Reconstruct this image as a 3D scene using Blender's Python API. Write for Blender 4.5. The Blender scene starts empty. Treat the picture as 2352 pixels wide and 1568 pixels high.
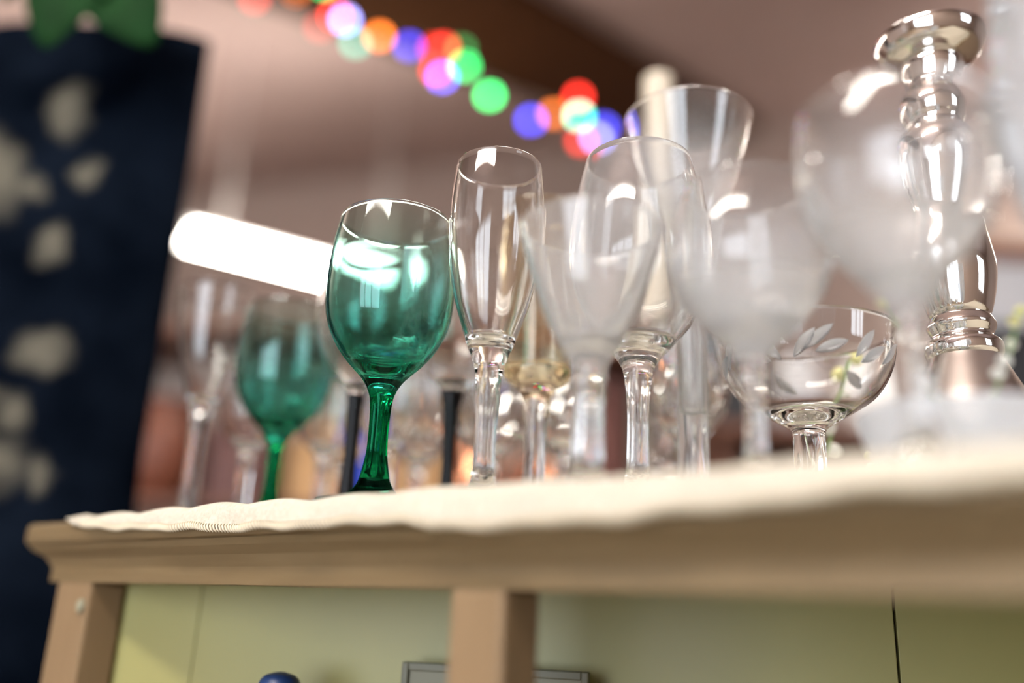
import bpy, bmesh, math, random
from mathutils import Vector, Matrix
random.seed(7)
PI = math.pi
sc = bpy.context.scene
C = sc.collection

# ------------------------------------------------------------------ camera
cam = bpy.data.cameras.new('camera')
cam.sensor_width = 36.0
cam.lens = 36.0 * 2060.0 / 2352.0
cam.clip_start = 0.02
cam.dof.use_dof = True
cam.dof.focus_distance = 0.53
cam.dof.aperture_fstop = 1.26
cam.dof.aperture_blades = 0
cam.dof.aperture_ratio = 0.93
co = bpy.data.objects.new('camera', cam)
C.objects.link(co)
co.matrix_world = (Matrix.Translation((0, 0, 0.90)) @ Matrix.Rotation(math.radians(107.3), 4, 'X')
                   @ Matrix.Rotation(math.radians(2.6), 4, 'Z'))
sc.camera = co

# ------------------------------------------------------------------ world, view, sampling
w = bpy.data.worlds.new('world'); sc.world = w
w.use_nodes = True
w.node_tree.nodes['Background'].inputs[0].default_value = (0.86, 0.92, 1.0, 1)
w.node_tree.nodes['Background'].inputs[1].default_value = 8.0
sc.view_settings.view_transform = 'Standard'
sc.view_settings.look = 'None'
sc.view_settings.gamma = 1.0
sc.view_settings.use_curve_mapping = False
sc.view_settings.exposure = 0.1
cy = sc.cycles
cy.max_bounces = 15; cy.transmission_bounces = 15; cy.glossy_bounces = 10
cy.diffuse_bounces = 2; cy.transparent_max_bounces = 16
cy.sample_clamp_indirect = 12.0
cy.use_denoising = True
cy.adaptive_threshold = 0.08
LAMP = 62.0          # radiance of the fluorescent tubes

# ------------------------------------------------------------------ materials
def mat(name, color=(.8, .8, .8), rough=.5, metal=0.0, spec=.5, emit=None, estr=0):
    m = bpy.data.materials.new(name); m.use_nodes = True
    b = m.node_tree.nodes['Principled BSDF']
    b.inputs['Base Color'].default_value = (*color, 1)
    b.inputs['Roughness'].default_value = rough
    b.inputs['Metallic'].default_value = metal
    b.inputs['Specular IOR Level'].default_value = spec
    if emit:
        b.inputs['Emission Color'].default_value = (*emit, 1)
        b.inputs['Emission Strength'].default_value = estr
    return m

def noise_mat(name, c1, c2, scale=8, rough=.6, stretch=(1, 1, 1), bump=0.0, spec=.4, detail=5):
    m = mat(name, c1, rough, 0, spec)
    nt = m.node_tree; b = nt.nodes['Principled BSDF']
    tc = nt.nodes.new('ShaderNodeTexCoord'); mp = nt.nodes.new('ShaderNodeMapping')
    nz = nt.nodes.new('ShaderNodeTexNoise'); rp = nt.nodes.new('ShaderNodeValToRGB')
    mp.inputs['Scale'].default_value = stretch
    nz.inputs['Scale'].default_value = scale; nz.inputs['Detail'].default_value = detail
    rp.color_ramp.elements[0].position = .3; rp.color_ramp.elements[1].position = .7
    rp.color_ramp.elements[0].color = (*c1, 1); rp.color_ramp.elements[1].color = (*c2, 1)
    L = nt.links.new
    L(tc.outputs['Object'], mp.inputs[0]); L(mp.outputs[0], nz.inputs['Vector'])
    L(nz.outputs['Fac'], rp.inputs[0]); L(rp.outputs[0], b.inputs['Base Color'])
    if bump:
        bp = nt.nodes.new('ShaderNodeBump'); bp.inputs['Strength'].default_value = bump
        bp.inputs['Distance'].default_value = .002
        L(nz.outputs['Fac'], bp.inputs['Height']); L(bp.outputs[0], b.inputs['Normal'])
    return m

def glass_mat(name, color=(1, 1, 1), rough=0.0, ior=1.48, ramp=None, haze=0.0):
    """refractive glass; ramp = ((z, colour), ...) tints a bowl whose wall is thicker towards its base"""
    m = bpy.data.materials.new(name); m.use_nodes = True
    nt = m.node_tree; nt.nodes.remove(nt.nodes['Principled BSDF'])
    g = nt.nodes.new('ShaderNodeBsdfGlass'); out = nt.nodes['Material Output']
    g.inputs['Color'].default_value = (*color, 1); g.inputs['Roughness'].default_value = rough
    g.inputs['IOR'].default_value = ior
    L = nt.links.new
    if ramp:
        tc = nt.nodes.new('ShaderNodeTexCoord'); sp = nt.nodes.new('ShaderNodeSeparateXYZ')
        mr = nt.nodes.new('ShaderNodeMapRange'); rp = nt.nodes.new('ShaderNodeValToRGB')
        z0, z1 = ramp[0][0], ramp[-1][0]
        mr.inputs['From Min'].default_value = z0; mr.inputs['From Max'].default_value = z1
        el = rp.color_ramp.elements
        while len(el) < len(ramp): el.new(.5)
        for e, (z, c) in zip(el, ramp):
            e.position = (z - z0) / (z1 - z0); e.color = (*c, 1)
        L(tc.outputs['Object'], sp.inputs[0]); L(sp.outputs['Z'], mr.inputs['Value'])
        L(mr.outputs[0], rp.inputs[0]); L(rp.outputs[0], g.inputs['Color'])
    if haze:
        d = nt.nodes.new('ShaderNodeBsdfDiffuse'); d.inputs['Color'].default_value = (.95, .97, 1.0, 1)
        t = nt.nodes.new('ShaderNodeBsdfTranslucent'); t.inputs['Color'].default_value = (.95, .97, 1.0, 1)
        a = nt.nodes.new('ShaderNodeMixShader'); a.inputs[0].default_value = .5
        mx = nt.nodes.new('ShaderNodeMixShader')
        if isinstance(haze, tuple):   # reflected light painted in as a milky haze that varies with height, slightly patchy
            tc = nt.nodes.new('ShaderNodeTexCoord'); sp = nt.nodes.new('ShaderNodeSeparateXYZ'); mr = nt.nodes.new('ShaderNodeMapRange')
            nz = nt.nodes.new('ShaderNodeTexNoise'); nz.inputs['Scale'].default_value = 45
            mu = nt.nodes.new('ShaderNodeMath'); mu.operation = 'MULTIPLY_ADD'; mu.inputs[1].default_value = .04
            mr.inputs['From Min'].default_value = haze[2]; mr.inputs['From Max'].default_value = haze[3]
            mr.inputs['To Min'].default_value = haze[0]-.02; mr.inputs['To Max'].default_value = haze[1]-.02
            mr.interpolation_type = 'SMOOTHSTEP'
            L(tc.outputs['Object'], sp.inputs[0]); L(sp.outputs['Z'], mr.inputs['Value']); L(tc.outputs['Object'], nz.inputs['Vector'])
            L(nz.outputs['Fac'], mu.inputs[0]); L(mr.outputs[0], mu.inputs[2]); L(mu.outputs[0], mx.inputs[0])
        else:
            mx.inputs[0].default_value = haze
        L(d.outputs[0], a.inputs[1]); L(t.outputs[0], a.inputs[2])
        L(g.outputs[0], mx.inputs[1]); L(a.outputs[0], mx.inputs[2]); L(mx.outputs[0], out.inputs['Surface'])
    else:
        L(g.outputs[0], out.inputs['Surface'])
    return m

M = {
 'clear': glass_mat('clear_glass', (.995, .998, .997)),
 'glare': glass_mat('glare_painted_glass', (.995, .998, .997), haze=(.05, .34, .140, .070)),  # white reflections painted as haze, strongest low in the bowl
 'coneglare': glass_mat('even_glare_glass', (.995, .998, .997), haze=(.13, .22, .135, .07)),  # reflected light painted as haze, more even over the cone
 'heavyglare': glass_mat('bluish_glare_glass', (.97, .985, 1), haze=(.22, .42, .20, .07)),  # bluish window reflection painted into the whole bowl
 'faintglare': glass_mat('faint_glare_glass', (.995, .998, .997), haze=(.03, .10, .12, .20)),  # whitish glow of the upper bowl painted in
 'vaseglare': glass_mat('vase_glare_glass', (.995, .998, .997), haze=(.03, .16, .29, .235)),  # bright refracted glow painted into the vase below its mouth
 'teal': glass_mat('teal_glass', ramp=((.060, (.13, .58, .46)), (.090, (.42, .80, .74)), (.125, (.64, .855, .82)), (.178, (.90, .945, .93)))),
 'teal_stem': glass_mat('teal_stem_glass', (.06, .52, .30)),
 'teal_foot': glass_mat('teal_foot_glass', (.04, .22, .15)),
 'warm_refraction': glass_mat('warm_refraction_glass', (.99, .955, .87)),  # warm background refraction painted as a tint of clear glass
 'frost': glass_mat('frosted_cut', (.97, .98, 1), rough=.35, haze=.45),
 'black': mat('black_glass', (.002, .002, .003), .12, 0, .18),
 'silver': mat('mirrored_silver', (.80, .79, .77), .06, 1.0),
 'silver_speckle': mat('speckled_silver', (.74, .73, .70), .24, 1.0),
 'wax': mat('cream_wax', (.66, .58, .46), .5),
 'wood': noise_mat('painted_tan_wood', (.152, .103, .047), (.188, .132, .065), 9, .55, (1, 6, 14), .12),
 'wood_leg': noise_mat('tan_stile_wood', (.225, .148, .077), (.258, .172, .092), 9, .55, (8, 6, 1), .1),
 'olive': noise_mat('olive_cream_panel', (.295, .280, .098), (.33, .31, .114), 5, .38),
 'peg': mat('pale_peg', (.30, .29, .20), .6),
 'picolive': mat('grey_olive_print', (.17, .165, .105), .5),
 'seam': mat('dark_seam', (.02, .017, .01), .8),
 'cloth': noise_mat('cream_crochet', (.55, .50, .40), (.64, .60, .505), 330, .9, bump=.5, spec=.1),
 'thread': mat('cream_thread', (.74, .66, .50), .85),
 'ceil': noise_mat('mauve_plaster', (.42, .315, .295), (.455, .345, .325), 1.2, .8, spec=.1),
 'wallp': noise_mat('grey_mauve_wall', (.44, .35, .315), (.48, .385, .35), .9, .85),
 'beam': noise_mat('dark_brown_wood', (.045, .016, .005), (.065, .024, .008), 3, .8, (1, 12, 12), spec=.08),
 'floor': noise_mat('brown_floorboards', (.24, .17, .11), (.32, .23, .15), 3, .5, (1, 9, 1)),
 'tube': mat('lit_tube', (.9, .9, .9), .4, emit=(1.0, .93, .83), estr=LAMP),
 'white_metal': mat('white_enamel', (.75, .73, .70), .4),
 'wire': mat('dark_green_wire', (.012, .02, .012), .6),
 'chrome': mat('chrome', (.7, .7, .7), .2, 1.0),
 'leaf': noise_mat('dark_leaf', (.004, .026, .005), (.007, .042, .009), 20, .7, spec=.1),
 'pleaf': noise_mat('pale_leaf', (.20, .38, .12), (.36, .52, .22), 40, .5),
 'petal': mat('white_petal', (.90, .88, .80), .6),
 'bud': mat('yellow_green_bud', (.72, .70, .30), .6),
 'shelfwood': noise_mat('red_brown_wood', (.13, .050, .028), (.19, .075, .04), 3, .5, (1, 1, 8)),
 'shelfback': noise_mat('dusty_pink_back', (.42, .33, .28), (.50, .40, .34), 2, .8),
 'rust': mat('rust_paint', (.16, .045, .02), .5),
 'copper': mat('copper', (.82, .40, .24), .22, 1.0),
 'tan': noise_mat('tan_card', (.50, .30, .14), (.58, .36, .18), 4, .8),
 'blue': mat('cobalt_blue', (.005, .07, .75), .25),
 'darkred': mat('dark_red', (.10, .025, .016), .5),
 'oliveg': mat('olive_grey', (.13, .12, .085), .7),
 'matteblack': mat('matte_black', (.012, .012, .014), .6),
 'greybox': mat('light_grey', (.48, .48, .50), .6),
 'white': mat('white_ceramic', (.82, .81, .79), .25),
 'inky': mat('dark_blue_knob', (.012, .035, .12), .4),
 'pewter': mat('grey_metal', (.13, .13, .085), .5),
}

# ------------------------------------------------------------------ helpers
def link(o, parent=None):
    C.objects.link(o)
    if parent: o.parent = parent
    return o
def tag(o, label=None, cat=None, group=None, kind=None):
    if label: o['label'] = label
    if cat: o['category'] = cat
    if group: o['group'] = group
    if kind: o['kind'] = kind
    return o
def thing(name, label, cat, loc=(0, 0, 0), rz=0, group=None):
    o = bpy.data.objects.new(name, None); o.empty_display_size = .02
    C.objects.link(o); o.location = loc; o.rotation_euler = (0, 0, rz)
    return tag(o, label, cat, group)
def obj(name, bm, m, parent=None, smooth=True, loc=None):
    me = bpy.data.meshes.new(name)
    bm.normal_update(); bm.to_mesh(me); bm.free()
    if smooth:
        me.polygons.foreach_set('use_smooth', [True] * len(me.polygons))
    me.materials.append(m)
    o = link(bpy.data.objects.new(name, me), parent)
    if loc: o.location = loc
    return o
def box(bm, x0, x1, y0, y1, z0, z1, bev=0.0, seg=2):
    r = bmesh.ops.create_cube(bm, size=1, matrix=Matrix.Translation(((x0+x1)/2, (y0+y1)/2, (z0+z1)/2)) @ Matrix.Diagonal((x1-x0, y1-y0, z1-z0, 1)))
    if bev:
        es = list({e for v in r['verts'] for e in v.link_edges})
        bmesh.ops.bevel(bm, geom=es, offset=bev, segments=seg, affect='EDGES', profile=.5)
    return bm
def boxobj(name, b, m, parent=None, bev=.002):
    bm = bmesh.new(); box(bm, *b, bev=bev); return obj(name, bm, m, parent, smooth=False)
def tube(bm, pts, rad, seg=8, cap=True):
    pts = [Vector(p) for p in pts]; rings = []
    n0 = None
    for i, p in enumerate(pts):
        t = (pts[min(i+1, len(pts)-1)] - pts[max(i-1, 0)]).normalized()
        if n0 is None:
            n0 = t.orthogonal().normalized()
        n0 = (n0 - t * n0.dot(t)).normalized(); b = t.cross(n0)
        r = rad[i] if isinstance(rad, (list, tuple)) else rad
        rings.append([bm.verts.new(p + (n0*math.cos(2*PI*k/seg) + b*math.sin(2*PI*k/seg))*r) for k in range(seg)])
    for a, b2 in zip(rings, rings[1:]):
        for k in range(seg):
            bm.faces.new((a[k], a[(k+1) % seg], b2[(k+1) % seg], b2[k]))
    if cap:
        bm.faces.new(rings[0][::-1]); bm.faces.new(rings[-1])
    return bm
def lathe(prof, seg=64, mod=None):
    """surface of revolution of a list of (z, r), outside to the right of the walking direction; r = 0 closes on the axis"""
    bm = bmesh.new(); rings = []
    for (z, r) in prof:
        if r < 1e-6:
            rings.append(bm.verts.new((0, 0, z)))
        else:
            rings.append([bm.verts.new((r*(mod(z, 2*PI*k/seg) if mod else 1)*math.cos(2*PI*k/seg),
                                        r*(mod(z, 2*PI*k/seg) if mod else 1)*math.sin(2*PI*k/seg), z)) for k in range(seg)])
    for a, b in zip(rings, rings[1:]):
        al, bl = isinstance(a, list), isinstance(b, list)
        for k in range(seg):
            j = (k+1) % seg
            if al and bl: bm.faces.new((a[k], a[j], b[j], b[k]))
            elif bl: bm.faces.new((a, b[j], b[k]))
            elif al: bm.faces.new((a[k], a[j], b))
    return bm
def spline(pts, n=6):
    """smooth (z, r) control points, ends kept"""
    out = []
    P = [pts[0]] + list(pts) + [pts[-1]]
    for i in range(1, len(P)-2):
        p0, p1, p2, p3 = P[i-1], P[i], P[i+1], P[i+2]
        for s in range(n):
            t = s/n
            out.append(tuple(.5*((2*p1[k]) + (-p0[k]+p2[k])*t + (2*p0[k]-5*p1[k]+4*p2[k]-p3[k])*t*t
                                 + (-p0[k]+3*p1[k]-3*p2[k]+p3[k])*t**3) for k in (0, 1)))
    out.append(tuple(pts[-1]))
    return out
def interp(tab, z):
    for (z0, r0), (z1, r1) in zip(tab, tab[1:]):
        if z0 <= z <= z1: return r0 + (r1-r0)*(z-z0)/max(z1-z0, 1e-9)
    return tab[0][1] if z < tab[0][0] else tab[-1][1]

# table frame: u runs along the front edge from the far corner, w runs inwards from that edge
CORNER = Vector((-.372, .716, 0)); E1 = Vector((.7623, -.6472, 0)); E2 = Vector((.6472, .7623, 0))
TROT = math.atan2(-.6472, .7623)
T = .958
def tl(u, w_, h=0.0): return CORNER + E1*u + E2*w_ + Vector((0, 0, T+h))

def goblet(name, label, cat, uw, pts, z_in, z_join, z_foot, foot_r, mats, t0=.0009, tb=.0015, flutes=0, amp=0.0, group=None, close=.0035, rot=0.0):
    """stemmed glass: pts = outer (z, r) from the bottom of the stem to the rim. Bowl, stem and foot share rims so that the glass is one body of light."""
    root = thing(name, label, cat, tl(*uw), rot, group)
    tab = spline(pts, 7); tab[0] = pts[0]
    zr = pts[-1][0]
    rj, rf = interp(tab, z_join), interp(tab, z_foot)
    outer = [(z_join, rj)] + [p for p in tab if p[0] > z_join + 1e-4]
    rr = outer[-1][1]; rim = [(zr + t0*.5*math.sin(a), rr - t0*.5*(1-math.cos(a))) for a in (PI*.25, PI*.5, PI*.75)]
    inner = []; N = 46
    for i in range(N):
        z = zr + (z_in - zr)*(1-(1-i/N)**1.6)
        s = (z - z_in)/(zr - z_in)
        t = t0 + tb*(1-s)**2
        q = min(1, (z - z_in)/close)
        inner.append((z, max(.0004, (interp(tab, z)-t)*math.sqrt(max(0, 1-(1-q)**2)))))
    inner.append((z_in, 0))
    obj('bowl', lathe(outer + rim + inner, 72), mats[0], root)
    st = [(z_foot, rf)] + [p for p in tab if z_foot+1e-4 < p[0] < z_join-1e-4] + [(z_join, rj)]
    def mod(z, a):
        f = min(1, max(0, (z-z_foot)/.012), max(0, (z_join-z)/.014))
        return 1 + amp*f*(abs(math.cos(flutes*a/2))**1.4*2-1)
    obj('stem', lathe(st, 72, mod if flutes else None), mats[1], root)
    ft = [(.0004, 0), (.0004, foot_r*.5), (.0002, foot_r-.0012), (.0009, foot_r-.0001), (.0020, foot_r), (.0030, foot_r-.0008)]
    n = 10
    for i in range(1, n+1):
        s = i/n
        ft.append((.0030 + (z_foot-.0030)*s**2.6, (foot_r-.0008) + (rf-foot_r+.0008)*(1-(1-s)**1.25)))
    obj('foot', lathe(ft, 72), mats[2], root)
    return root

# ================================================================== THE SETTING
# vaulted ceiling: plane through A with normal n, rising away to the right
VB = Vector((.4953, .8004, .3376)).normalized(); HB = Vector((-.8504, .5262, 0)).normalized()
NB = HB.cross(VB).normalized()
if NB.z > 0: NB = -NB
A0 = Vector((-.6800, 3.7958, 3.8455))
def ceil_z(x, y, lift=0.0): return A0.z + lift - (NB.x*(x-A0.x) + NB.y*(y-A0.y))/NB.z
X0, X1, Y0, Y1 = -3.4, 5.6, -1.6, 8.2
bm = bmesh.new()
lo = [bm.verts.new((x, y, ceil_z(x, y, .13))) for x, y in ((X0, Y0), (X1, Y0), (X1, Y1), (X0, Y1))]
hi = [bm.verts.new((v.co.x, v.co.y, v.co.z+.1)) for v in lo]
bm.faces.new(lo); bm.faces.new(hi[::-1])
for k in range(4): bm.faces.new((lo[k], hi[k], hi[(k+1) % 4], lo[(k+1) % 4]))
bmesh.ops.recalc_face_normals(bm, faces=bm.faces)
tag(obj('ceiling', bm, M['ceil'], smooth=False), 'mauve plaster ceiling that slopes up away from the table', kind='structure')
tag(boxobj('floor', (X0, X1, Y0, Y1, -.1, 0), M['floor'], bev=0), 'brown board floor', kind='structure')
def wall(name, x0, x1, y0, y1, label):
    bm = bmesh.new()
    lo = [bm.verts.new((x, y, 0)) for x, y in ((x0, y0), (x1, y0), (x1, y1), (x0, y1))]
    hi = [bm.verts.new((v.co.x, v.co.y, ceil_z(v.co.x, v.co.y, .18))) for v in lo]
    bm.faces.new(lo[::-1]); bm.faces.new(hi)
    for k in range(4): bm.faces.new((lo[k], lo[(k+1) % 4], hi[(k+1) % 4], hi[k]))
    tag(obj(name, bm, M['wallp'], smooth=False), label, kind='structure')
wall('wall_back', X0, X1, Y1, Y1+.12, 'grey mauve back wall under the sloping ceiling')
wall('wall_left', X0-.12, X0, Y0, Y1, 'grey mauve side wall beyond the hanging dress')
wall('wall_right', X1, X1+.12, Y0, Y1, 'grey mauve side wall beyond the candlestick')
# street side: a wall with two wide window openings that let the daylight in
bm = bmesh.new()
WIN = ((-2.4, -.45, .30, 1.92), (2.0, 3.6, .95, 2.45))
xs = [X0, WIN[0][0], WIN[0][1], WIN[1][0], WIN[1][1], X1]
for i in range(5):
    a, b = xs[i], xs[i+1]; top = lambda x: ceil_z(x, Y0, .18)
    spans = [(0, None)] if i % 2 == 0 else [(0, WIN[i//2][2]), (WIN[i//2][3], None)]
    for z0, z1 in spans:
        vs = [bm.verts.new((x, y, z)) for y in (Y0-.12, Y0) for x, z in ((a, z0), (b, z0), (b, z1 or top(b)), (a, z1 or top(a)))]
        for q in ((0, 1, 2, 3), (7, 6, 5, 4), (0, 4, 5, 1), (1, 5, 6, 2), (2, 6, 7, 3), (3, 7, 4, 0)): bm.faces.new([vs[k] for k in q])
bmesh.ops.recalc_face_normals(bm, faces=bm.faces)
tag(obj('wall_front', bm, M['wallp'], smooth=False), 'street side wall with two window openings', kind='structure')
for i, (a, b, z0, z1) in enumerate(WIN):
    wn = tag(bpy.data.objects.new('window_%d' % (i+1), None), 'white window frame in the street side wall', kind='structure'); C.objects.link(wn); wn.location = (0, Y0-.06, 0)
    for k in range(4):
        x = a + (b-a-.04)*k/3; boxobj('mullion', (x, x+.04, -.03, .03, z0, z1), M['white_metal'], wn, .003)
    for z in (z0, z1-.04): boxobj('frame_bar', (a, b, -.032, .032, z, z+.04), M['white_metal'], wn, .003)
# the broad dark beam under the ceiling
bm = bmesh.new()
def bp(a, b, c): return A0 + VB*a + HB*b - NB*c
ends = []
for a in (-4.6, 5.4):
    ends.append([bm.verts.new(bp(a, b, c)) for b, c in ((-.438, 0), (.438, 0), (.438, .16), (-.438, .16))])
for k in range(4): bm.faces.new((ends[0][k], ends[0][(k+1) % 4], ends[1][(k+1) % 4], ends[1][k]))
bm.faces.new(ends[0][::-1]); bm.faces.new(ends[1])
bmesh.ops.recalc_face_normals(bm, faces=bm.faces)
tag(obj('trim_1', bm, M['beam'], smooth=False), 'broad dark brown wooden ceiling beam', kind='structure')

# ------------------------------------------------------------------ hanging fluorescent lamps
def lamp(p, q, label):
    p, q = Vector(p), Vector(q); mid = (p+q)/2; d = q-p; L = d.length
    root = thing('fluorescent_lamp', label, 'lamp', mid, math.atan2(d.y, d.x), 'hanging fluorescent lamps')
    bm = bmesh.new(); box(bm, -L/2-.03, L/2+.03, -.022, .022, .030, .062, .006); obj('housing', bm, M['white_metal'], root, False)
    for s in (-1, 1):
        bm = bmesh.new(); tube(bm, [(-L/2, s*.052, 0), (L/2, s*.052, 0)], .026, 12); obj('tube', bm, M['tube'], root)
        bm = bmesh.new(); box(bm, s*L/2-.012, s*L/2+.012, -.082, .082, -.028, .032, .004); obj('end_cap', bm, M['white_metal'], root, False)
        zz = ceil_z(*(mid + d.normalized()*s*L*.36).to_2d(), .13) - mid.z
        bm = bmesh.new(); tube(bm, [(s*L*.36, 0, .06), (s*L*.36, 0, zz)], .004, 6); obj('hanging_rod', bm, M['white_metal'], root)
    return root
lamp((-1.689, 4.253, 2.715), (-.640, 4.932, 2.715), 'lit fluorescent tube lamp shining beyond the far green goblet')
lamp((-.15, .95, 2.62), (.75, 1.75, 2.62), 'lit fluorescent tube lamp hung above the table')
lamp((-1.3, -.1, 2.25), (-.25, -.75, 2.25), 'lit fluorescent tube lamp hung in front of the table')
lamp((-3.1, 2.3, 2.65), (-2.3, 3.2, 2.65), 'unseen tube lamp added to light the ceiling by the side wall past the dress')  # added out of view to brighten the ceiling
lamp((-3.2, 4.7, 3.2), (-3.2, 5.9, 3.2), 'unseen tube lamp added to brighten the far ceiling by the side wall near the back')  # out of view, added because the far ceiling came out dark
lamp((4.9, 6.9, 4.3), (5.2, 8.0, 4.3), 'unseen tube lamp added to brighten the back wall in the far corner past the candlestick')  # out of view, added to lift the back wall
lamp((3.8, 4.6, 3.7), (4.7, 5.4, 3.7), 'unseen tube lamp added to light the ceiling near the back wall corner')  # another unseen lamp added for ceiling brightness

# ================================================================== THE CABINET (table local: x = u, y = w)
cab = thing('display_table', 'tan wooden table with olive boards below carrying the glasses', 'table', (CORNER.x, CORNER.y, 0), TROT)
LU, LW = 1.30, .52
boxobj('top_board', (0, LU, .0, LW, T-.018, T-.002), M['wood'], cab, .004)
# cove moulding under the board along front and far end
bm = bmesh.new()
cv = [(.003, T-.018), (.005, T-.022), (.010, T-.027), (.013, T-.034), (.013, T-.0445), (.03, T-.0445), (.03, T-.018)]
ra = [bm.verts.new((.003 + (.045-.003)*0 + max(0, y-.003)*2.6, y, z)) for y, z in cv]
rb = [bm.verts.new((LU-.02, y, z)) for y, z in cv]
for k in range(len(cv)):
    j = (k+1) % len(cv); bm.faces.new((ra[k], ra[j], rb[j], rb[k]))
bm.faces.new(ra); bm.faces.new(rb[::-1]); bmesh.ops.recalc_face_normals(bm, faces=bm.faces)
obj('front_rail', bm, M['wood'], cab, False)
bm = bmesh.new()
cv2 = [(.003, T-.018), (.008, T-.022), (.022, T-.027), (.036, T-.036), (.042, T-.0445), (.06, T-.0445), (.06, T-.018)]
ra = [bm.verts.new((x, .02, z)) for x, z in cv2]; rb = [bm.verts.new((x, LW-.02, z)) for x, z in cv2]
for k in range(len(cv2)):
    j = (k+1) % len(cv2); bm.faces.new((ra[k], ra[j], rb[j], rb[k]))
bm.faces.new(ra); bm.faces.new(rb[::-1]); bmesh.ops.recalc_face_normals(bm, faces=bm.faces)
obj('end_rail', bm, M['wood'], cab, False)
for a, b in ((.043, .094), (.446, .479), (LU-.07, LU-.02)):
    boxobj('leg', (a, b, .013, .040, .0, T-.044), M['wood_leg'], cab, .0025)
for a, b in ((.043, .094), (LU-.07, LU-.02)):
    boxobj('leg', (a, b, LW-.047, LW-.02, .0, T-.044), M['wood_leg'], cab, .0025)
boxobj('back_rail', (.06, LU-.02, LW-.035, LW-.02, T-.0445, T-.018), M['wood'], cab, .001)
boxobj('lower_shelf', (.05, LU-.03, .041, LW-.048, .602, .620), M['wood'], cab, .002)
# olive boards standing on the lower shelf behind the legs, turned to the front edge
BA = math.atan2(.432, .902)
for a, b in ((-.020, .0530), (.0535, .5170), (.5184, .98)):
    d = boxobj('olive_board', (a, b, 0, .010, .6202, T-.0185), M['olive'], cab, .0006)
    d.location = (.100, .046, 0); d.rotation_euler = (0, 0, BA); d['label'] = 'olive cream board'
d = boxobj('board_batten', (.500, .535, .0102, .022, .6202, T-.0185), M['seam'], cab, 0); d.location = (.100, .046, 0); d.rotation_euler = (0, 0, BA)
bm = bmesh.new(); bmesh.ops.create_uvsphere(bm, u_segments=12, v_segments=8, radius=.0040, matrix=Matrix.Translation((.0875, .0118, T-.061)) @ Matrix.Diagonal((1, .7, 1.3, 1)))
o = obj('peg', bm, M['peg'], cab); o['label'] = 'pale wooden peg'
bt = thing('blue_bottle', 'small blue bottle on the lower shelf under the table', 'bottle', CORNER + E1*.254 + E2*.066 + Vector((0, 0, .6205)), 0)
obj('body', lathe([(.0, 0)] + spline([(.0, .020), (.004, .0208), (.010, .021), (.03, .021), (.07, .021), (.12, .021), (.17, .019), (.20, .012), (.225, .0105)], 5), 32), M['inky'], bt)
obj('stopper', lathe(spline([(.225, .0105), (.228, .0120), (.234, .0135), (.240, .0105), (.2425, .004), (.243, 0)], 5), 24), M['inky'], bt)
cf = thing('small_frame', 'small dark grey photo frame on the lower shelf under the table', 'picture frame', CORNER + E1*.360 + E2*.148 + Vector((0, 0, .6205)), TROT + BA)
for b in ((-.060, -.0555, 0, .2520), (.0555, .060, 0, .2520), (-.0555, .0555, 0, .005), (-.0555, .0555, .2470, .2520)):
    boxobj('frame_bar', (b[0], b[1], -.004, .004, b[2], b[3]), M['pewter'], cf, .0008)
boxobj('picture', (-.0555, .0555, -.001, .003, .005, .2470), M['picolive'], cf, 0)

# ------------------------------------------------------------------ cloth
cl = thing('tablecloth', 'cream crocheted cloth whose scalloped edge hangs over the table front', 'tablecloth', (CORNER.x, CORNER.y, T), TROT)
def hang(u):
    tab = [(.05, .005), (.10, .006), (.168, .0096), (.23, .0115), (.279, .0134), (.36, .0140), (.410, .0128), (.43, .0135), (.449, .0175), (.50, .0178), (.556, .0168), (.60, .014), (.648, .0115), (.70, .0098), (1.3, .012)]
    return interp(tab, u) + .0006*math.sin(u*95) + .0004*math.sin(u*171+1)
def bump_(u):   # rolled puffs along the front fold
    return .0022*abs(math.sin(u*52+.6))**1.3*(1 if u < .36 else max(.35, 1-(u-.36)*6)) + .0006*math.sin(u*31)
NU = 420
bm = bmesh.new(); rows = []
for i in range(NU+1):
    u = .072 + (LU-.10-.072)*i/NU
    h = hang(u); b = bump_(u); f = min(1, (u-.072)/.02+.1)
    fold = .0009*math.sin(u*60) + .0007*math.sin(u*143+2)
    sec = [(LW-.03, 0), (.30, 0), (.10, 0), (.03, 0), (.016, .0002+b*.2), (.008, .0004+b*.7), (.003, .0004+b), (-.0005, b*.8-.0002), (-.0026, -.0022+b*.3),
           (-.0034-fold*.3, -h*.35), (-.0038-fold*.7, -h*.6), (-.0040-fold, -h*.85), (-.0040-fold, -h)]
    rows.append([bm.verts.new((u, y, z*f + .0)) for y, z in sec])
for a, b in zip(rows, rows[1:]):
    for k in range(len(a)-1): bm.faces.new((a[k], a[k+1], b[k+1], b[k]))
bmesh.ops.recalc_face_normals(bm, faces=bm.faces)
sheet = obj('cloth_sheet', bm, M['cloth'], cl)
so = sheet.modifiers.new('thickness', 'SOLIDIFY'); so.thickness = .0014; so.offset = 1
bpy.context.view_layer.update()
if sheet.data.polygons[2].normal.z > 0: so.offset = -1
# slanting edge stitches
bm = bmesh.new(); u = .10
while u < .86:
    h = hang(u); fold = .0009*math.sin(u*60) + .0007*math.sin(u*143+2)
    y = -.0048-fold
    tube(bm, [(u-.0016, y+.0006, -h+.0026), (u-.0007, y-.0009, -h+.0012), (u+.0006, y-.0009, -h-.0008), (u+.0018, y+.0003, -h-.0024)], [.0004, .0007, .0007, .0004], 5)
    u += .00265
st = obj('edge_stitches', bm, M['thread'], cl); st['kind'] = 'stuff'

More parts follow.
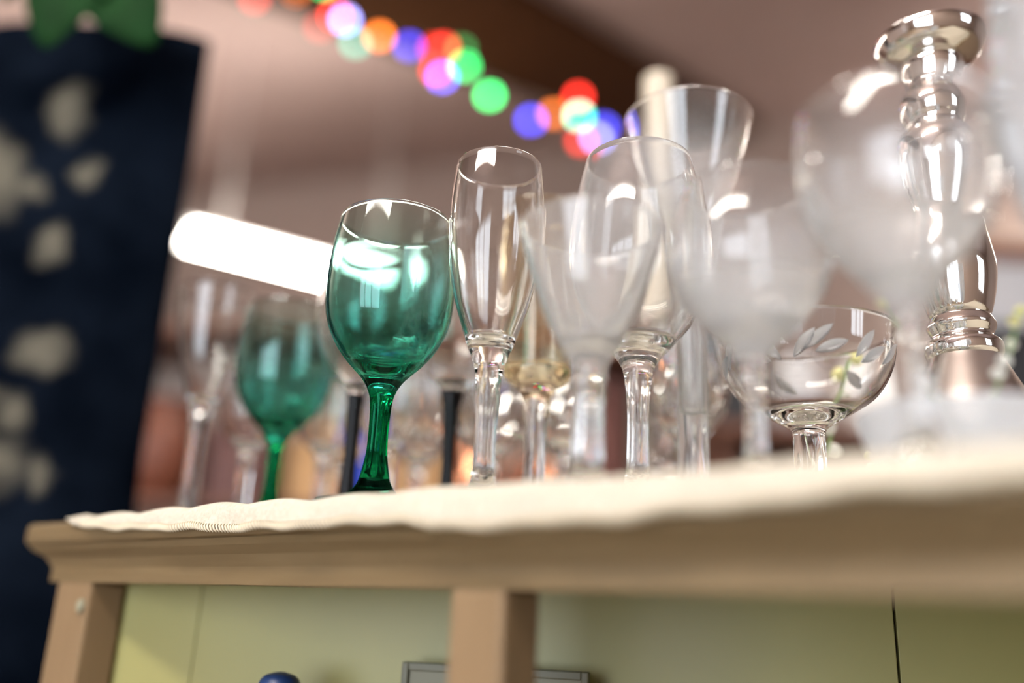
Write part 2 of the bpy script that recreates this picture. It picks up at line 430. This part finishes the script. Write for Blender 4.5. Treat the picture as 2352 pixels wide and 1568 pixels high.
# ================================================================== THE GLASSES
cg = (M['clear'],)*3
tg = (M['teal'], M['teal_stem'], M['teal_foot'])
green_pts = [(.014, .0095), (.020, .0080), (.030, .0061), (.0414, .0056), (.057, .0060), (.0665, .0076), (.0754, .0125), (.0862, .0228), (.097, .0308), (.1108, .0368), (.1276, .0390), (.1447, .0388), (.1622, .0368), (.177, .0346)]
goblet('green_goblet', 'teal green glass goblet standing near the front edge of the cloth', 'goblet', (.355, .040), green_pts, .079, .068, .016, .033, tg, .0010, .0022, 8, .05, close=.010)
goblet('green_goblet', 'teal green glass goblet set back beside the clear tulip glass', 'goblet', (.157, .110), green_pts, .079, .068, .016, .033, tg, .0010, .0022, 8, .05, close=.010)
goblet('champagne_flute', 'tall clear champagne flute with faceted stem beside the near green goblet', 'flute glass', (.419, .062),
       [(.012, .0078), (.020, .0060), (.030, .0055), (.052, .0059), (.0724, .0073), (.0827, .0096), (.0931, .0138), (.1063, .0182), (.1224, .0229), (.1443, .0267), (.1668, .0281), (.1869, .0279), (.206, .0258)],
       .0940, .074, .014, .030, cg, .0009, .0016, 8, .09, close=.003)
goblet('wine_glass', 'clear wine glass with flaring conical bowl and thick straight stem', 'wine glass', (.509, .033),
       [(.008, .0078), (.015, .0070), (.034, .0066), (.052, .0068), (.060, .0085), (.067, .0130), (.078, .0192), (.0924, .0252), (.108, .0302), (.122, .0342), (.131, .0362)],
       .070, .058, .010, .028, (M['coneglare'], M['clear'], M['clear']), .0018, .0014, 8, .06)
goblet('wine_glass', 'large clear wine glass with egg shaped bowl before the trumpet vase', 'wine glass', (.482, .120),
       [(.016, .0085), (.024, .0066), (.0346, .0058), (.057, .0058), (.0773, .0078), (.0877, .0115), (.0982, .0205), (.1115, .0315), (.1278, .0392), (.1443, .0421), (.1669, .0414), (.1929, .0373), (.2152, .0322)],
       .0975, .080, .018, .035, (M['faintglare'], M['clear'], M['clear']), .0009, .0014, 8, .05)
goblet('wine_glass', 'clear round wine glass standing in front of the etched compote', 'wine glass', (.576, .068),
       [(.010, .0070), (.020, .0048), (.044, .0049), (.060, .0072), (.0675, .0112), (.0765, .0205), (.090, .0315), (.103, .0370), (.1164, .0372), (.1344, .0340), (.147, .0300)],
       .0765, .061, .012, .030, (M['glare'], M['clear'], M['clear']), .0016, .0014)
goblet('wine_glass', 'clear round wine glass standing in front of the silver candlestick', 'wine glass', (.653, .041),
       [(.010, .0070), (.022, .0050), (.048, .0050), (.060, .0068), (.0675, .0104), (.0755, .0158), (.087, .0254), (.1004, .0337), (.116, .0379), (.130, .0386), (.1466, .0370)],
       .0755, .061, .012, .030, (M['glare'], M['clear'], M['clear']), .0016, .0014)
goblet('wine_glass', 'tall clear wine glass standing past the candlestick towards the table end', 'wine glass', (.724, .052),
       [(.010, .0070), (.022, .0050), (.050, .0055), (.0606, .0090), (.0703, .0167), (.0835, .0261), (.104, .0318), (.1307, .0346), (.1588, .0346), (.180, .0330), (.1986, .0310)],
       .075, .056, .012, .030, (M['heavyglare'], M['clear'], M['clear']), .0016, .0014)
goblet('wine_glass', 'clear tall cup with painted warm refraction on a short stem behind the flute', 'wine glass', (.377, .159),
       [(.014, .0090), (.024, .0078), (.050, .0070), (.0825, .0088), (.0931, .0134), (.098, .0195), (.1035, .0236), (.1163, .0246), (.1353, .0257), (.16, .0270), (.1875, .0279), (.2267, .0278)],
       .104, .092, .016, .030, (M['warm_refraction'], M['clear'], M['clear']), .0010, .0010, close=.004)
bk = (M['clear'], M['black'], M['black'])
goblet('wine_glass', 'clear wine glass with black stem between the two green goblets', 'wine glass', (.245, .112),
       [(.012, .0085), (.022, .0064), (.045, .0050), (.070, .0054), (.096, .0072), (.1055, .0150), (.120, .0260), (.142, .0335), (.172, .0335), (.205, .0290)],
       .101, .095, .014, .031, bk, .0009, .0012)
goblet('wine_glass', 'clear wine glass with black stem behind the near green goblet', 'wine glass', (.275, .182),
       [(.012, .0085), (.022, .0064), (.045, .0052), (.080, .0060), (.108, .0098), (.1205, .0190), (.138, .0300), (.166, .0365), (.200, .0380), (.236, .0368)],
       .115, .108, .014, .034, bk, .0009, .0012)
goblet('wine_glass', 'clear tulip wine glass nearest the dark floral dress', 'wine glass', (.082, .086),
       [(.012, .0085), (.022, .0072), (.059, .0070), (.092, .0082), (.1145, .0155), (.1412, .0238), (.1684, .0299), (.2003, .0326)],
       .105, .094, .014, .031, cg, .0010, .0014)
small = [(.012, .0070), (.022, .0052), (.050, .0050), (.070, .0062), (.080, .0130), (.090, .0225), (.104, .0285), (.124, .0300), (.146, .0285)]
goblet('wine_glass', 'short clear goblet behind the far green goblet', 'wine glass', (.112, .192), small, .080, .070, .014, .028, cg, .0011, .0016, 8, .05)
goblet('wine_glass', 'short clear goblet between the green goblet and first black stem', 'wine glass', (.185, .200), small, .080, .070, .014, .028, cg, .0011, .0016, 8, .05)
goblet('wine_glass', 'short clear goblet behind the tulip glass by the table end', 'wine glass', (.062, .148), small, .080, .070, .014, .028, cg, .0011, .0016, 8, .05)
goblet('wine_glass', 'short clear goblet in the rear row between tulip glass and far green goblet', 'wine glass', (.062, .255), small, .080, .070, .014, .028, cg, .0011, .0016, 8, .05)
# cut-glass goblets: facets round the bowl
def cut_goblet(uw, label, n=12):
    r = goblet('cut_glass_goblet', label, 'goblet', uw, [(.012, .0080), (.022, .0062), (.055, .0060), (.075, .0085), (.086, .0170), (.100, .0270), (.122, .0330), (.150, .0345), (.178, .0340)],
               .086, .074, .014, .031, cg, .0018, .0024, 6, .08)
    for i in range(n):
        for k, z in enumerate((.104, .128)):
            a = 2*PI*(i+.5*k)/n; rad = .0292 if k == 0 else .0343
            bm = bmesh.new(); bmesh.ops.create_cone(bm, cap_ends=True, segments=4, radius1=.0085, radius2=.0001, depth=.003)
            bmesh.ops.transform(bm, matrix=Matrix.Rotation(a, 4, 'Z') @ Matrix.Translation((rad-.0002, 0, z)) @ Matrix.Rotation(PI/2 + (.35 if k == 0 else .12), 4, 'Y') @ Matrix.Diagonal((1.5, .85, 1, 1)), verts=bm.verts)
            obj('cut_diamond', bm, M['clear'], r, False)
cut_goblet((.226, .285), 'cut glass goblet with diamond facets behind the second black stem')
cut_goblet((.138, .282), 'cut glass goblet with diamond facets in the rear row behind the black stems')
cut_goblet((.302, .292), 'cut glass goblet with diamond facets behind the warm tinted cup')
cut_goblet((.415, .300), 'cut glass goblet with diamond facets beside the cream candle')

# ------------------------------------------------------------------ trumpet vase
v = thing('trumpet_vase', 'tall clear trumpet vase with flared mouth behind the large wine glass', 'vase', tl(.470, .206))
tab = spline([(.030, .0097), (.0866, .0097), (.1397, .0106), (.1642, .0130), (.1893, .0170), (.2151, .0232), (.2415, .0316), (.2686, .0396), (.2912, .0449)], 8)
inn = [(z, max(.0004, (r-.0013-.0018*max(0, 1-(z-.07)/.1)))) for z, r in tab if z > .075][::-1]
inn[-1] = (inn[-1][0], inn[-1][1]); zi = inn[-1][0]
bm = lathe(tab + [(.2917, .0446), (.2919, .0441), (.2917, .0437)] + inn + [(zi-.004, inn[-1][1]*.8), (zi-.006, 0)], 72, lambda z, a: 1 + .05*abs(math.cos(4*a+z*14))*max(0, min(1, (.19-z)/.06)))
obj('body', bm, M['vaseglare'], v)
obj('foot', lathe([(.0004, 0), (.0004, .020), (.0002, .0345), (.0012, .0358), (.0030, .0352), (.0045, .030), (.008, .020), (.014, .0125), (.022, .0102), (.030, .0097)], 72, lambda z, a: 1 + .05*abs(math.cos(4*a+z*14))*(1 if z > .02 else 0)), M['clear'], v)

# ------------------------------------------------------------------ etched compote
cpt = goblet('glass_compote', 'shallow clear footed glass bowl with etched leaves beside the candlestick', 'bowl', (.543, .214),
       [(.014, .0110), (.030, .0092), (.050, .0094), (.0587, .0102), (.0645, .0180), (.0700, .0270), (.080, .0410), (.0967, .0505), (.119, .0545)],
       .066, .056, .018, .036, cg, .0013, .0016, 6, .08, close=.005)
def leaf_patch(parent, a, z, ln, tilt, prof_r):
    """an etched leaf: a thin raised almond lying on the outside of the bowl"""
    bm = bmesh.new(); n = 8; L = []; R_ = []
    for i in range(n+1):
        s = i/n; wd = .0032*math.sin(PI*s)**.8; d = (s-.5)*ln
        for sg, lst in ((1, L), (-1, R_)):
            dz = d*math.sin(tilt) + sg*wd*math.cos(tilt); da = (d*math.cos(tilt) - sg*wd*math.sin(tilt))/prof_r(z)
            rr = prof_r(z+dz)+.0003
            lst.append(bm.verts.new((rr*math.cos(a+da), rr*math.sin(a+da), z+dz)))
    for i in range(n):
        bm.faces.new((L[i], L[i+1], R_[i+1], R_[i]))
    bmesh.ops.remove_doubles(bm, verts=bm.verts, dist=1e-6)
    bmesh.ops.recalc_face_normals(bm, faces=bm.faces)
    o = obj('etched_leaf', bm, M['frost'], parent)
    s = o.modifiers.new('thickness', 'SOLIDIFY'); s.thickness = .0003
ctab = spline([(.0587, .0102), (.0645, .0180), (.0700, .0270), (.080, .0410), (.0967, .0505), (.119, .0545)], 6)
for i, (a, z, ln, t) in enumerate([(-1.9, .099, .020, .9), (-1.75, .102, .022, .7), (-1.6, .097, .020, .35), (-2.3, .098, .021, 2.3), (-2.45, .094, .018, 2.7), (-1.2, .100, .020, 1.0), (-1.05, .095, .020, .6), (-.7, .099, .022, .8), (-2.9, .1, .02, 1.0), (-3.1, .095, .02, .5), (.6, .1, .02, .8), (1.5, .1, .02, .8), (2.3, .098, .02, .8)]):
    leaf_patch(cpt, a, z, ln, t, lambda z_: interp(ctab, z_))

# ------------------------------------------------------------------ silver candlestick
cs = thing('candlestick', 'silver mirrored baluster candlestick with wide drip dish', 'candlestick', tl(.622, .262))
sil = M['silver']
obj('base', lathe(spline([(.0002, .046), (.003, .0475), (.006, .047), (.030, .0440), (.055, .0400), (.075, .0330), (.090, .0265), (.100, .0220), (.1035, .0205)], 5), 64), M['silver_speckle'], cs)
obj('knop', lathe(spline([(.1035, .0205), (.1065, .0218), (.112, .0215), (.1155, .0180), (.1175, .0172), (.1195, .0180), (.1235, .0195), (.1275, .0180), (.1300, .0165)], 5), 64), sil, cs)
obj('body', lathe(spline([(.1300, .0165), (.134, .0185), (.146, .0215), (.160, .0232), (.175, .0215), (.188, .0195), (.200, .0193), (.216, .0235), (.234, .0262), (.246, .0262), (.2535, .0235), (.2565, .0190)], 6), 64), sil, cs)
obj('neck', lathe(spline([(.2565, .0190), (.261, .0190), (.266, .0215), (.273, .0228), (.280, .0218), (.286, .0180), (.290, .0160), (.295, .0165), (.302, .0188), (.3065, .0192), (.309, .0185)], 6), 64), sil, cs)
obj('drip_dish', lathe(spline([(.309, .0185), (.310, .022), (.3135, .0295), (.3205, .0338), (.3255, .0346), (.3262, .0338), (.322, .030), (.318, .022), (.317, .013), (.310, .0118), (.298, .0115), (.297, 0)], 5), 64), sil, cs)

# ------------------------------------------------------------------ tall candle behind
ch = thing('candle_holder', 'tall clear glass candle holder behind the cut glass goblet', 'candle holder', tl(.330, .402))
obj('foot', lathe(spline([(.0003, .040), (.003, .041), (.007, .036), (.016, .018), (.030, .012)], 5) , 48), M['clear'], ch)
obj('shaft', lathe(spline([(.030, .012), (.05, .010), (.08, .014), (.10, .011), (.15, .010), (.17, .013)], 5), 48), M['clear'], ch)
obj('cup', lathe(spline([(.17, .013), (.180, .019), (.200, .021), (.215, .0215)], 5) + [(.2155, .0205), (.205, .0190), (.190, .0188), (.189, 0)], 48), M['clear'], ch)
cd = thing('taper_candle', 'thick cream candle rising behind the trumpet vase', 'candle', tl(.330, .402, .1905))
obj('wax', lathe(spline([(.0, .0155), (.02, .0160), (.15, .0155), (.284, .0150), (.294, .0128), (.299, .006), (.300, .0015)], 5) + [(.300, 0)], 32), M['wax'], cd)
bm = bmesh.new(); tube(bm, [(0, 0, .298), (.0006, 0, .303), (.002, 0, .308)], .0009, 6); obj('wick', bm, M['seam'], cd)

# ------------------------------------------------------------------ flowers
def sprig(uw, rz, label, n=9, sc_=1.0, lie=.75, up=0.0, erect=False):
    r = thing('flower_sprig', label, 'flowers', tl(*uw, h=.0005+up), rz, 'white flower sprigs on the cloth')
    path = [(0, 0, .0022)] + [(.010*i*sc_, .003*math.sin(i*.8), .0022 + (.0035*i+.0009*i*i)*lie*sc_) for i in range(1, 8)]
    if erect: path = [(.0012*i, .0022*math.sin(i*.9), .0022+.0068*i) for i in range(8)]
    bm = bmesh.new(); tube(bm, path, .0011*sc_, 6); obj('stalk', bm, M['pleaf'], r)
    for k in range(n):
        i = 2 + 5*k/(n-1); a = int(i); f = i-a; p = Vector(path[a]).lerp(Vector(path[min(a+1, 7)]), f)
        ang = k*2.4; d = Vector((.2*math.cos(ang), math.cos(ang), .55+.5*math.sin(ang))).normalized()
        c = p + d*.0068*sc_
        bm = bmesh.new(); bmesh.ops.create_uvsphere(bm, u_segments=10, v_segments=7, radius=.0066*sc_*(1-.035*k))
        for vv in bm.verts:   # a bell: flared, scalloped mouth
            if vv.co.z < -.001: vv.co.x *= 1.15; vv.co.y *= 1.15; vv.co.z *= .8
        bmesh.ops.transform(bm, matrix=Matrix.Translation(c) @ d.to_track_quat('Z', 'Y').to_matrix().to_4x4() @ Matrix.Rotation(PI, 4, 'X'), verts=bm.verts)
        obj('blossom', bm, M['petal'] if k < n-2 else M['bud'], r)
    for sg in (-1, 1):
        bm = bmesh.new(); nn = 8; rows_ = []
        for i in range(nn+1):
            s = i/nn; wd = .0075*sc_*math.sin(PI*min(1, s*.96+.04))**.9 + .0003
            c = Vector((.052*s*sc_, sg*(.004+.020*s)*sc_, .0022 + (.030*s - .018*s*s)*sc_))
            rows_.append([bm.verts.new(c + Vector((-.3*sg*q*wd, q*wd, abs(q)*wd*.35))) for q in (-1, 0, 1)])
        for a, b in zip(rows_, rows_[1:]):
            for k in (0, 1): bm.faces.new((a[k], a[k+1], b[k+1], b[k]))
        o = obj('leaf', bm, M['pleaf'], r); m_ = o.modifiers.new('thickness', 'SOLIDIFY'); m_.thickness = .0005
    return r
sprig((.562, .270), .87, 'white bell flower sprig standing between compote and candlestick', 14, .95, 1.0, 0, True)
sprig((.470, .330), -1.0, 'white bell flower sprig behind the etched compote', 11, 1.05, 1.7)
dish = thing('frosted_dish', 'low frosted glass dish holding white flowers before the candlestick', 'dish', tl(.650, .119))
obj('bowl', lathe(spline([(.0005, 0), (.0005, .020), (.0015, .026), (.010, .034), (.024, .041), (.036, .0445)], 5) + [(.0368, .0442), (.0368, .0430)] + spline([(.036, .0425), (.024, .039), (.011, .032), (.005, .024), (.0045, 0)], 5), 64), M['frost'], dish)
sprig((.633, .128), -.35, 'white bell flower sprig upright in the frosted dish nearest the candlestick', 11, .62, 1.9, .0052)
sprig((.668, .112), 2.6, 'white bell flower sprig upright in the frosted dish nearest the table end', 11, .62, 1.9, .0052)

# ================================================================== STRING LIGHTS
cols = {'r': (1, .02, .01), 'o': (1, .20, .01), 'g': (.03, 1, .22), 'b': (.05, .06, 1), 'v': (.12, .10, 1), 'w': (.35, .36, 1), 't': (.06, .9, .62)}
bulbs = [((-0.751,2.088,2.508),'r',0.35), ((-0.657,2.142,2.580),'o',0.35), ((-0.564,2.083,2.558),'g',0.60), ((-0.549,2.182,2.536),'r',1.00),
 ((-0.517,2.178,2.518),'w',1.00), ((-0.571,2.120,2.449),'r',0.20), ((-0.493,2.236,2.483),'t',0.35), ((-0.417,2.190,2.477),'o',1.00),
 ((-0.334,2.217,2.468),'b',0.50), ((-0.272,2.297,2.520),'r',0.60), ((-0.235,2.225,2.474),'r',0.80), ((-0.189,2.282,2.511),'g',0.12),
 ((-0.261,2.303,2.449),'r',0.90), ((-0.235,2.243,2.388),'v',1.00), ((-0.178,2.323,2.482),'g',1.00), ((-0.100,2.339,2.395),'g',1.10),
 ((0.027,2.353,2.327),'b',0.80), ((0.097,2.441,2.406),'o',0.70), ((0.167,2.377,2.428),'r',1.00), ((0.173,2.406,2.381),'t',1.10),
 ((0.235,2.490,2.358),'w',0.80), ((0.249,2.406,2.344),'b',0.60), ((0.185,2.457,2.325),'r',0.70)]
sl = thing('string_lights', 'string of small red green blue and orange bulbs below the dark beam', 'string lights', (-.3, 2.25, 2.45))
org = Vector((-.3, 2.25, 2.45))
pts = sorted([Vector(b[0]) for b in bulbs], key=lambda p: p.x)
line = [Vector((-1.9, 1.75, 2.78)), Vector((-1.2, 1.95, 2.62))]
for i in range(0, len(pts), 2):
    g = pts[i:i+2]; line.append(sum(g, Vector())/len(g) + Vector((0, .01, .03)))
line += [Vector((.75, 2.75, 2.30)), Vector((1.6, 3.3, 2.5))]
bm = bmesh.new(); tube(bm, [p-org for p in line], .0025, 5); obj('wire', bm, M['wire'], sl)
em = {}
for p, c, s in bulbs:
    if (c, s) not in em:
        em[(c, s)] = mat('bulb_' + c, tuple(.3*x+.1 for x in cols[c]), .3, emit=cols[c], estr=14*s*(1.25 if c in 'bvw' else 1))
    p = Vector(p)
    near = min((l for l in line), key=lambda l: (l-p).length)
    b = obj('bulb', lathe(spline([(-.0185, 0), (-.0175, .005), (-.011, .0115), (-.001, .0135), (.008, .0105), (.013, .0065)], 4), 16), em[(c, s)], sl, loc=p-org)
    obj('socket', lathe([(.012, 0), (.012, .0068), (.026, .0060), (.030, .003), (.030, 0)], 12), M['wire'], b)
    bm = bmesh.new(); tube(bm, [(0, 0, .029), (near-p)], .0016, 5); obj('lead', bm, M['wire'], b)

# ================================================================== GARMENT RACK, DRESS, LEAVES
rk = thing('garment_rack', 'chrome clothes rail from which the dark floral dress hangs', 'clothes rack', (-.60, .80, 0))
for nm, p in (('rail', [(0, -.55, 1.74), (0, .36, 1.74)]), ('post', [(0, -.55, .03), (0, -.55, 1.75)]), ('post', [(0, .36, .03), (0, .36, 1.75)]), ('foot_bar', [(-.22, -.55, .02), (.22, -.55, .02)]), ('foot_bar', [(-.22, .36, .02), (.22, .36, .02)])):
    bm = bmesh.new(); tube(bm, p, .0125, 12); obj(nm, bm, M['chrome'], rk)
def floral():
    m = noise_mat('navy_floral_fabric', (.0009, .0017, .0038), (.006, .0095, .017), 9, .95, spec=.0)
    nt = m.node_tree; b = nt.nodes['Principled BSDF']; L = nt.links.new
    base = b.inputs['Base Color'].links[0].from_socket
    tc = nt.nodes.new('ShaderNodeTexCoord'); nz = nt.nodes.new('ShaderNodeTexNoise'); nz.inputs['Scale'].default_value = 22
    mul = nt.nodes.new('ShaderNodeVectorMath'); mul.operation = 'MULTIPLY_ADD'
    mul.inputs[1].default_value = (.05, .0, .05)
    L(tc.outputs['Object'], nz.inputs['Vector']); L(nz.outputs['Color'], mul.inputs[0]); L(tc.outputs['Object'], mul.inputs[2])
    # printed blossoms: (x, z, half width, half height, turn)
    fl = FLOWERS
    last = None
    for (x, z, a, h, t) in fl:
        mp = nt.nodes.new('ShaderNodeMapping'); mp.vector_type = 'TEXTURE'
        mp.inputs['Location'].default_value = (x+.025, 0, z+.025); mp.inputs['Rotation'].default_value = (0, t, 0); mp.inputs['Scale'].default_value = (a, 10, h)
        ln = nt.nodes.new('ShaderNodeVectorMath'); ln.operation = 'LENGTH'
        mr = nt.nodes.new('ShaderNodeMapRange'); mr.inputs['From Min'].default_value = 1.35; mr.inputs['From Max'].default_value = .35
        L(mul.outputs[0], mp.inputs[0]); L(mp.outputs[0], ln.inputs[0]); L(ln.outputs['Value'], mr.inputs['Value'])
        if last is None: last = mr.outputs[0]
        else:
            mx = nt.nodes.new('ShaderNodeMath'); mx.operation = 'MAXIMUM'; L(last, mx.inputs[0]); L(mr.outputs[0], mx.inputs[1]); last = mx.outputs[0]
    mix = nt.nodes.new('ShaderNodeMix'); mix.data_type = 'RGBA'
    mix.inputs['B'].default_value = (.115, .108, .085, 1)
    L(last, mix.inputs['Factor']); L(base, mix.inputs['A']); L(mix.outputs['Result'], b.inputs['Base Color'])
    return m
FLOWERS = [(-.045, 1.355, .024, .050, -.5), (.018, 1.435, .020, .040, -.1), (-.005, 1.335, .015, .018, 0), (.055, 1.36, .014, .018, .3),
           (-.115, 1.39, .02, .02, 0), (-.075, 1.235, .02, .02, 0), (.03, 1.27, .013, .022, .4),
           (.045, 1.150, .026, .024, .2), (-.050, 1.115, .022, .052, -.2), (-.105, 1.10, .018, .03, .3), (.020, 1.085, .018, .018, 0),
           (.025, 1.030, .024, .028, .3), (.062, 1.02, .012, .02, 0), (-.030, 1.03, .016, .020, .4), (-.09, .98, .022, .02, 0), (.0, .93, .02, .025, .4),
           (-.1, .80, .022, .03, .2), (.03, .76, .022, .03, .5), (-.05, .66, .022, .03, .2), (.06, .60, .022, .03, .2), (-.12, .55, .022, .03, .6), (.0, .5, .022, .03, .6)]
dr = thing('floral_dress', 'dark navy dress printed with cream flowers hanging beyond the table corner', 'dress', (-.535, .95, 0))
bm = bmesh.new(); rows = []
NZ, NX = 60, 64
def half(z):
    return .148 if z > 1.04 else .148+.05*(1.04-z)
for i in range(NZ+1):
    z = .35 + (1.575-.35)*i/NZ; hw = half(z); th = .045 if z < 1.45 else .045*max(.22, 1-(z-1.45)/.14)
    ring = []
    for k in range(NX):
        a = 2*PI*k/NX; f = .35+.65*min(1, max(0, (1.45-z)/.5))
        rr = 1 + f*(.10*math.sin(7*a+z*2) + .06*math.sin(12*a-z*3))
        nx = math.cos(a); sh = 0
        if z > 1.47: sh = .012*abs(nx)**3*((z-1.47)/.105)
        ring.append(bm.verts.new((hw*math.copysign(abs(nx)**.75, nx), th*math.sin(a)*rr, z-sh)))
    rows.append(ring)
for a, b in zip(rows, rows[1:]):
    for k in range(NX): bm.faces.new((a[k], a[(k+1) % NX], b[(k+1) % NX], b[k]))
bm.faces.new(rows[-1])
obj('dress_cloth', bm, floral(), dr)
hg = thing('clothes_hanger', 'wire hanger inside the dark floral dress', 'hanger', (-.535, .95, 1.499))
bm = bmesh.new(); tube(bm, [(-.10, 0, .0), (0, 0, .062), (.10, 0, .0), (-.10, 0, .0)], .0025, 6); obj('shoulder_wire', bm, M['chrome'], hg)
bm = bmesh.new(); tube(bm, [(0, 0, .062), (0, 0, .16), (-.022, 0, .205), (-.045, 0, .248), (-.065, 0, .2585), (-.085, 0, .248), (-.090, 0, .222)], .0022, 6); obj('hook', bm, M['chrome'], hg)
# green leaves hanging from the rail in front of the dress
lv = thing('leafy_vine', 'dark green broad leaves dangling from the rail above the dress', 'plant', (-.455, .83, 1.705))
bm = bmesh.new(); tube(bm, [(-.170, 0, .0), (-.160, 0, .046), (-.145, 0, .0545), (-.128, 0, .046), (-.09, 0, .02), (-.06, 0, .0), (-.03, -.01, -.06), (.0, -.01, -.14), (.005, -.01, -.20)], .003, 6); obj('vine_stem', bm, M['leaf'], lv)
def big_leaf(base, tip, wdt, bend):
    base, tip = Vector(base), Vector(tip); d = tip-base; side = d.cross(Vector((0, 1, 0))).normalized()
    bm = bmesh.new(); n = 12; rows_ = []
    for i in range(n+1):
        s = i/n; wd = wdt*math.sin(PI*min(1, .03+s*.95))**.75 + .0005
        c = base + d*s + Vector((0, -bend*math.sin(PI*s), 0))
        rows_.append([bm.verts.new(c + side*q*wd + Vector((0, -.25*abs(q)*wd, 0))) for q in (-1, -.5, 0, .5, 1)])
    for a, b in zip(rows_, rows_[1:]):
        for k in range(4): bm.faces.new((a[k], a[k+1], b[k+1], b[k]))
    o = obj('leaf', bm, M['leaf'], lv); m_ = o.modifiers.new('thickness', 'SOLIDIFY'); m_.thickness = .0012
big_leaf((.0, -.01, -.14), (-.040, -.03, -.262), .040, .02)
big_leaf((.004, -.01, -.16), (.070, -.03, -.255), .040, .02)
big_leaf((-.03, -.01, -.07), (-.10, -.02, -.20), .032, .02)
big_leaf((-.02, -.01, -.09), (.075, -.02, -.17), .032, .02)

# ================================================================== BEHIND THE TABLE: shelves of bric-a-brac
def bookcase(name, x0, x1, y0, y1, top, levels, label):
    r = thing(name, label, 'shelf', ((x0+x1)/2, (y0+y1)/2, 0)); hx, hy = (x1-x0)/2, (y1-y0)/2
    for s in (-1, 1): boxobj('side_panel', (s*hx-(.02 if s > 0 else 0), s*hx+(.02 if s < 0 else 0), -hy, hy, 0, top-.02), M['shelfwood'], r)
    boxobj('top', (-hx-.01, hx+.01, -hy-.01, hy, top-.02, top), M['shelfwood'], r)
    boxobj('back', (-hx+.02, hx-.02, hy-.012, hy, .05, top-.02), M['shelfback'], r, 0)
    for z in levels: boxobj('shelf_board', (-hx+.02, hx-.02, -hy+.005, hy-.012, z-.018, z), M['shelfwood'], r, .001)
    return r
bookcase('bookcase', -.98, .42, 1.92, 2.24, 1.50, (.40, .76, 1.12), 'red brown open bookcase behind the table')
bookcase('low_cabinet', .46, 1.75, 1.95, 2.30, 1.34, (.40, .80), 'red brown low shelf unit behind the candlestick')
Z1 = 1.121
def pot(name, label, cat, x, y, z, prof, m, seg=40, handle=None, group=None):
    r = thing(name, label, cat, (x, y, z), 0, group)
    sp_ = spline(prof, 5); zr = sp_[-1][0]
    full = [(.0005, 0)] + sp_ + [(zr, sp_[-1][1]-.004)] + [(zz, max(.001, rr-.004)) for zz, rr in sp_[::-1] if .01 < zz < zr-.004] + [(.012, 0)]
    obj('body', lathe(full, seg), m, r)
    if handle:
        bm = bmesh.new(); tube(bm, handle, .006, 8); obj('handle', bm, m, r)
    return r
pot('clay_pot', 'rust red tapered pot on the bookcase behind the dress', 'pot', -.80, 2.06, Z1, [(.001, .055), (.06, .085), (.14, .095), (.20, .075), (.23, .080)], M['rust'])
def crate(name, label, cat, b, m, part='lid', group=None):
    x0, x1, y0, y1, z0, z1 = b; r = thing(name, label, cat, ((x0+x1)/2, (y0+y1)/2, z0), 0, group); hx, hy, h = (x1-x0)/2, (y1-y0)/2, z1-z0
    boxobj('body', (-hx, hx, -hy, hy, .0005, h*.8), m, r, .004); boxobj(part, (-hx-.003, hx+.003, -hy-.003, hy+.003, h*.8, h), m, r, .004); return r
crate('lidded_box', 'brown red lidded box beside the rust red pot', 'box', (-.66, -.53, 1.98, 2.15, Z1, 1.30), M['darkred'])
crate('lidded_box', 'tan cardboard lidded box beside the cobalt blue vase', 'box', (-.48, -.36, 1.98, 2.15, Z1, 1.27), M['tan'])
pot('blue_vase', 'cobalt blue narrow vase on the bookcase', 'vase', -.305, 2.04, Z1, [(.001, .028), (.04, .036), (.12, .034), (.18, .016), (.23, .018)], M['blue'])
crate('lidded_box', 'tan cardboard lidded box beside the copper jug', 'box', (-.255, -.145, 2.00, 2.16, Z1, 1.36), M['tan'])
pot('copper_jug', 'shiny copper jug with handle on the bookcase', 'jug', -.075, 2.05, Z1, [(.001, .045), (.03, .058), (.08, .062), (.13, .040), (.17, .036), (.19, .042)], M['copper'], handle=[(.040, 0, .16), (.085, 0, .15), (.09, 0, .10), (.058, 0, .06)])
pot('copper_pot', 'wide shiny copper pot on the bookcase', 'pot', .100, 2.06, Z1, [(.001, .05), (.03, .068), (.08, .072), (.11, .066), (.12, .070)], M['copper'])
crate('lidded_box', 'dark red lidded box upright near the bookcase end', 'box', (.175, .265, 1.98, 2.14, Z1, 1.44), M['darkred'])
crate('lidded_box', 'olive grey lidded box against the bookcase end panel', 'box', (.285, .385, 1.98, 2.14, Z1, 1.42), M['oliveg'])
zt = 1.341
crate('loudspeaker', 'matte black box loudspeaker on the low shelf unit behind the vase', 'loudspeaker', (.47, .58, 2.02, 2.18, zt, 1.60), M['matteblack'], 'grille')
pot('ceramic_vase', 'pale grey bellied vase beside the black loudspeaker', 'vase', .70, 2.12, zt, [(.001, .05), (.06, .08), (.13, .075), (.18, .04), (.20, .045)], M['greybox'])
pot('ceramic_vase', 'white bellied vase on the low shelf unit', 'vase', .90, 2.12, zt, [(.001, .045), (.05, .07), (.12, .07), (.17, .05), (.20, .055)], M['white'])
crate('radio', 'matte black radio box beyond the candlestick', 'radio', (1.06, 1.42, 2.00, 2.16, zt, 1.62), M['matteblack'], 'top_panel')
pf = thing('picture_frame', 'red brown wooden frame with grey picture standing behind the black radio', 'picture frame', (1.40, 2.235, zt))
for b in ((-.28, .28, 0, .06), (-.28, .28, .54, .60), (-.28, -.22, .06, .54), (.22, .28, .06, .54)):
    boxobj('frame_bar', (b[0], b[1], -.012, .012, b[2], b[3]), M['shelfwood'], pf, .003)
boxobj('picture', (-.22, .22, -.004, .004, .06, .54), M['greybox'], pf, 0)
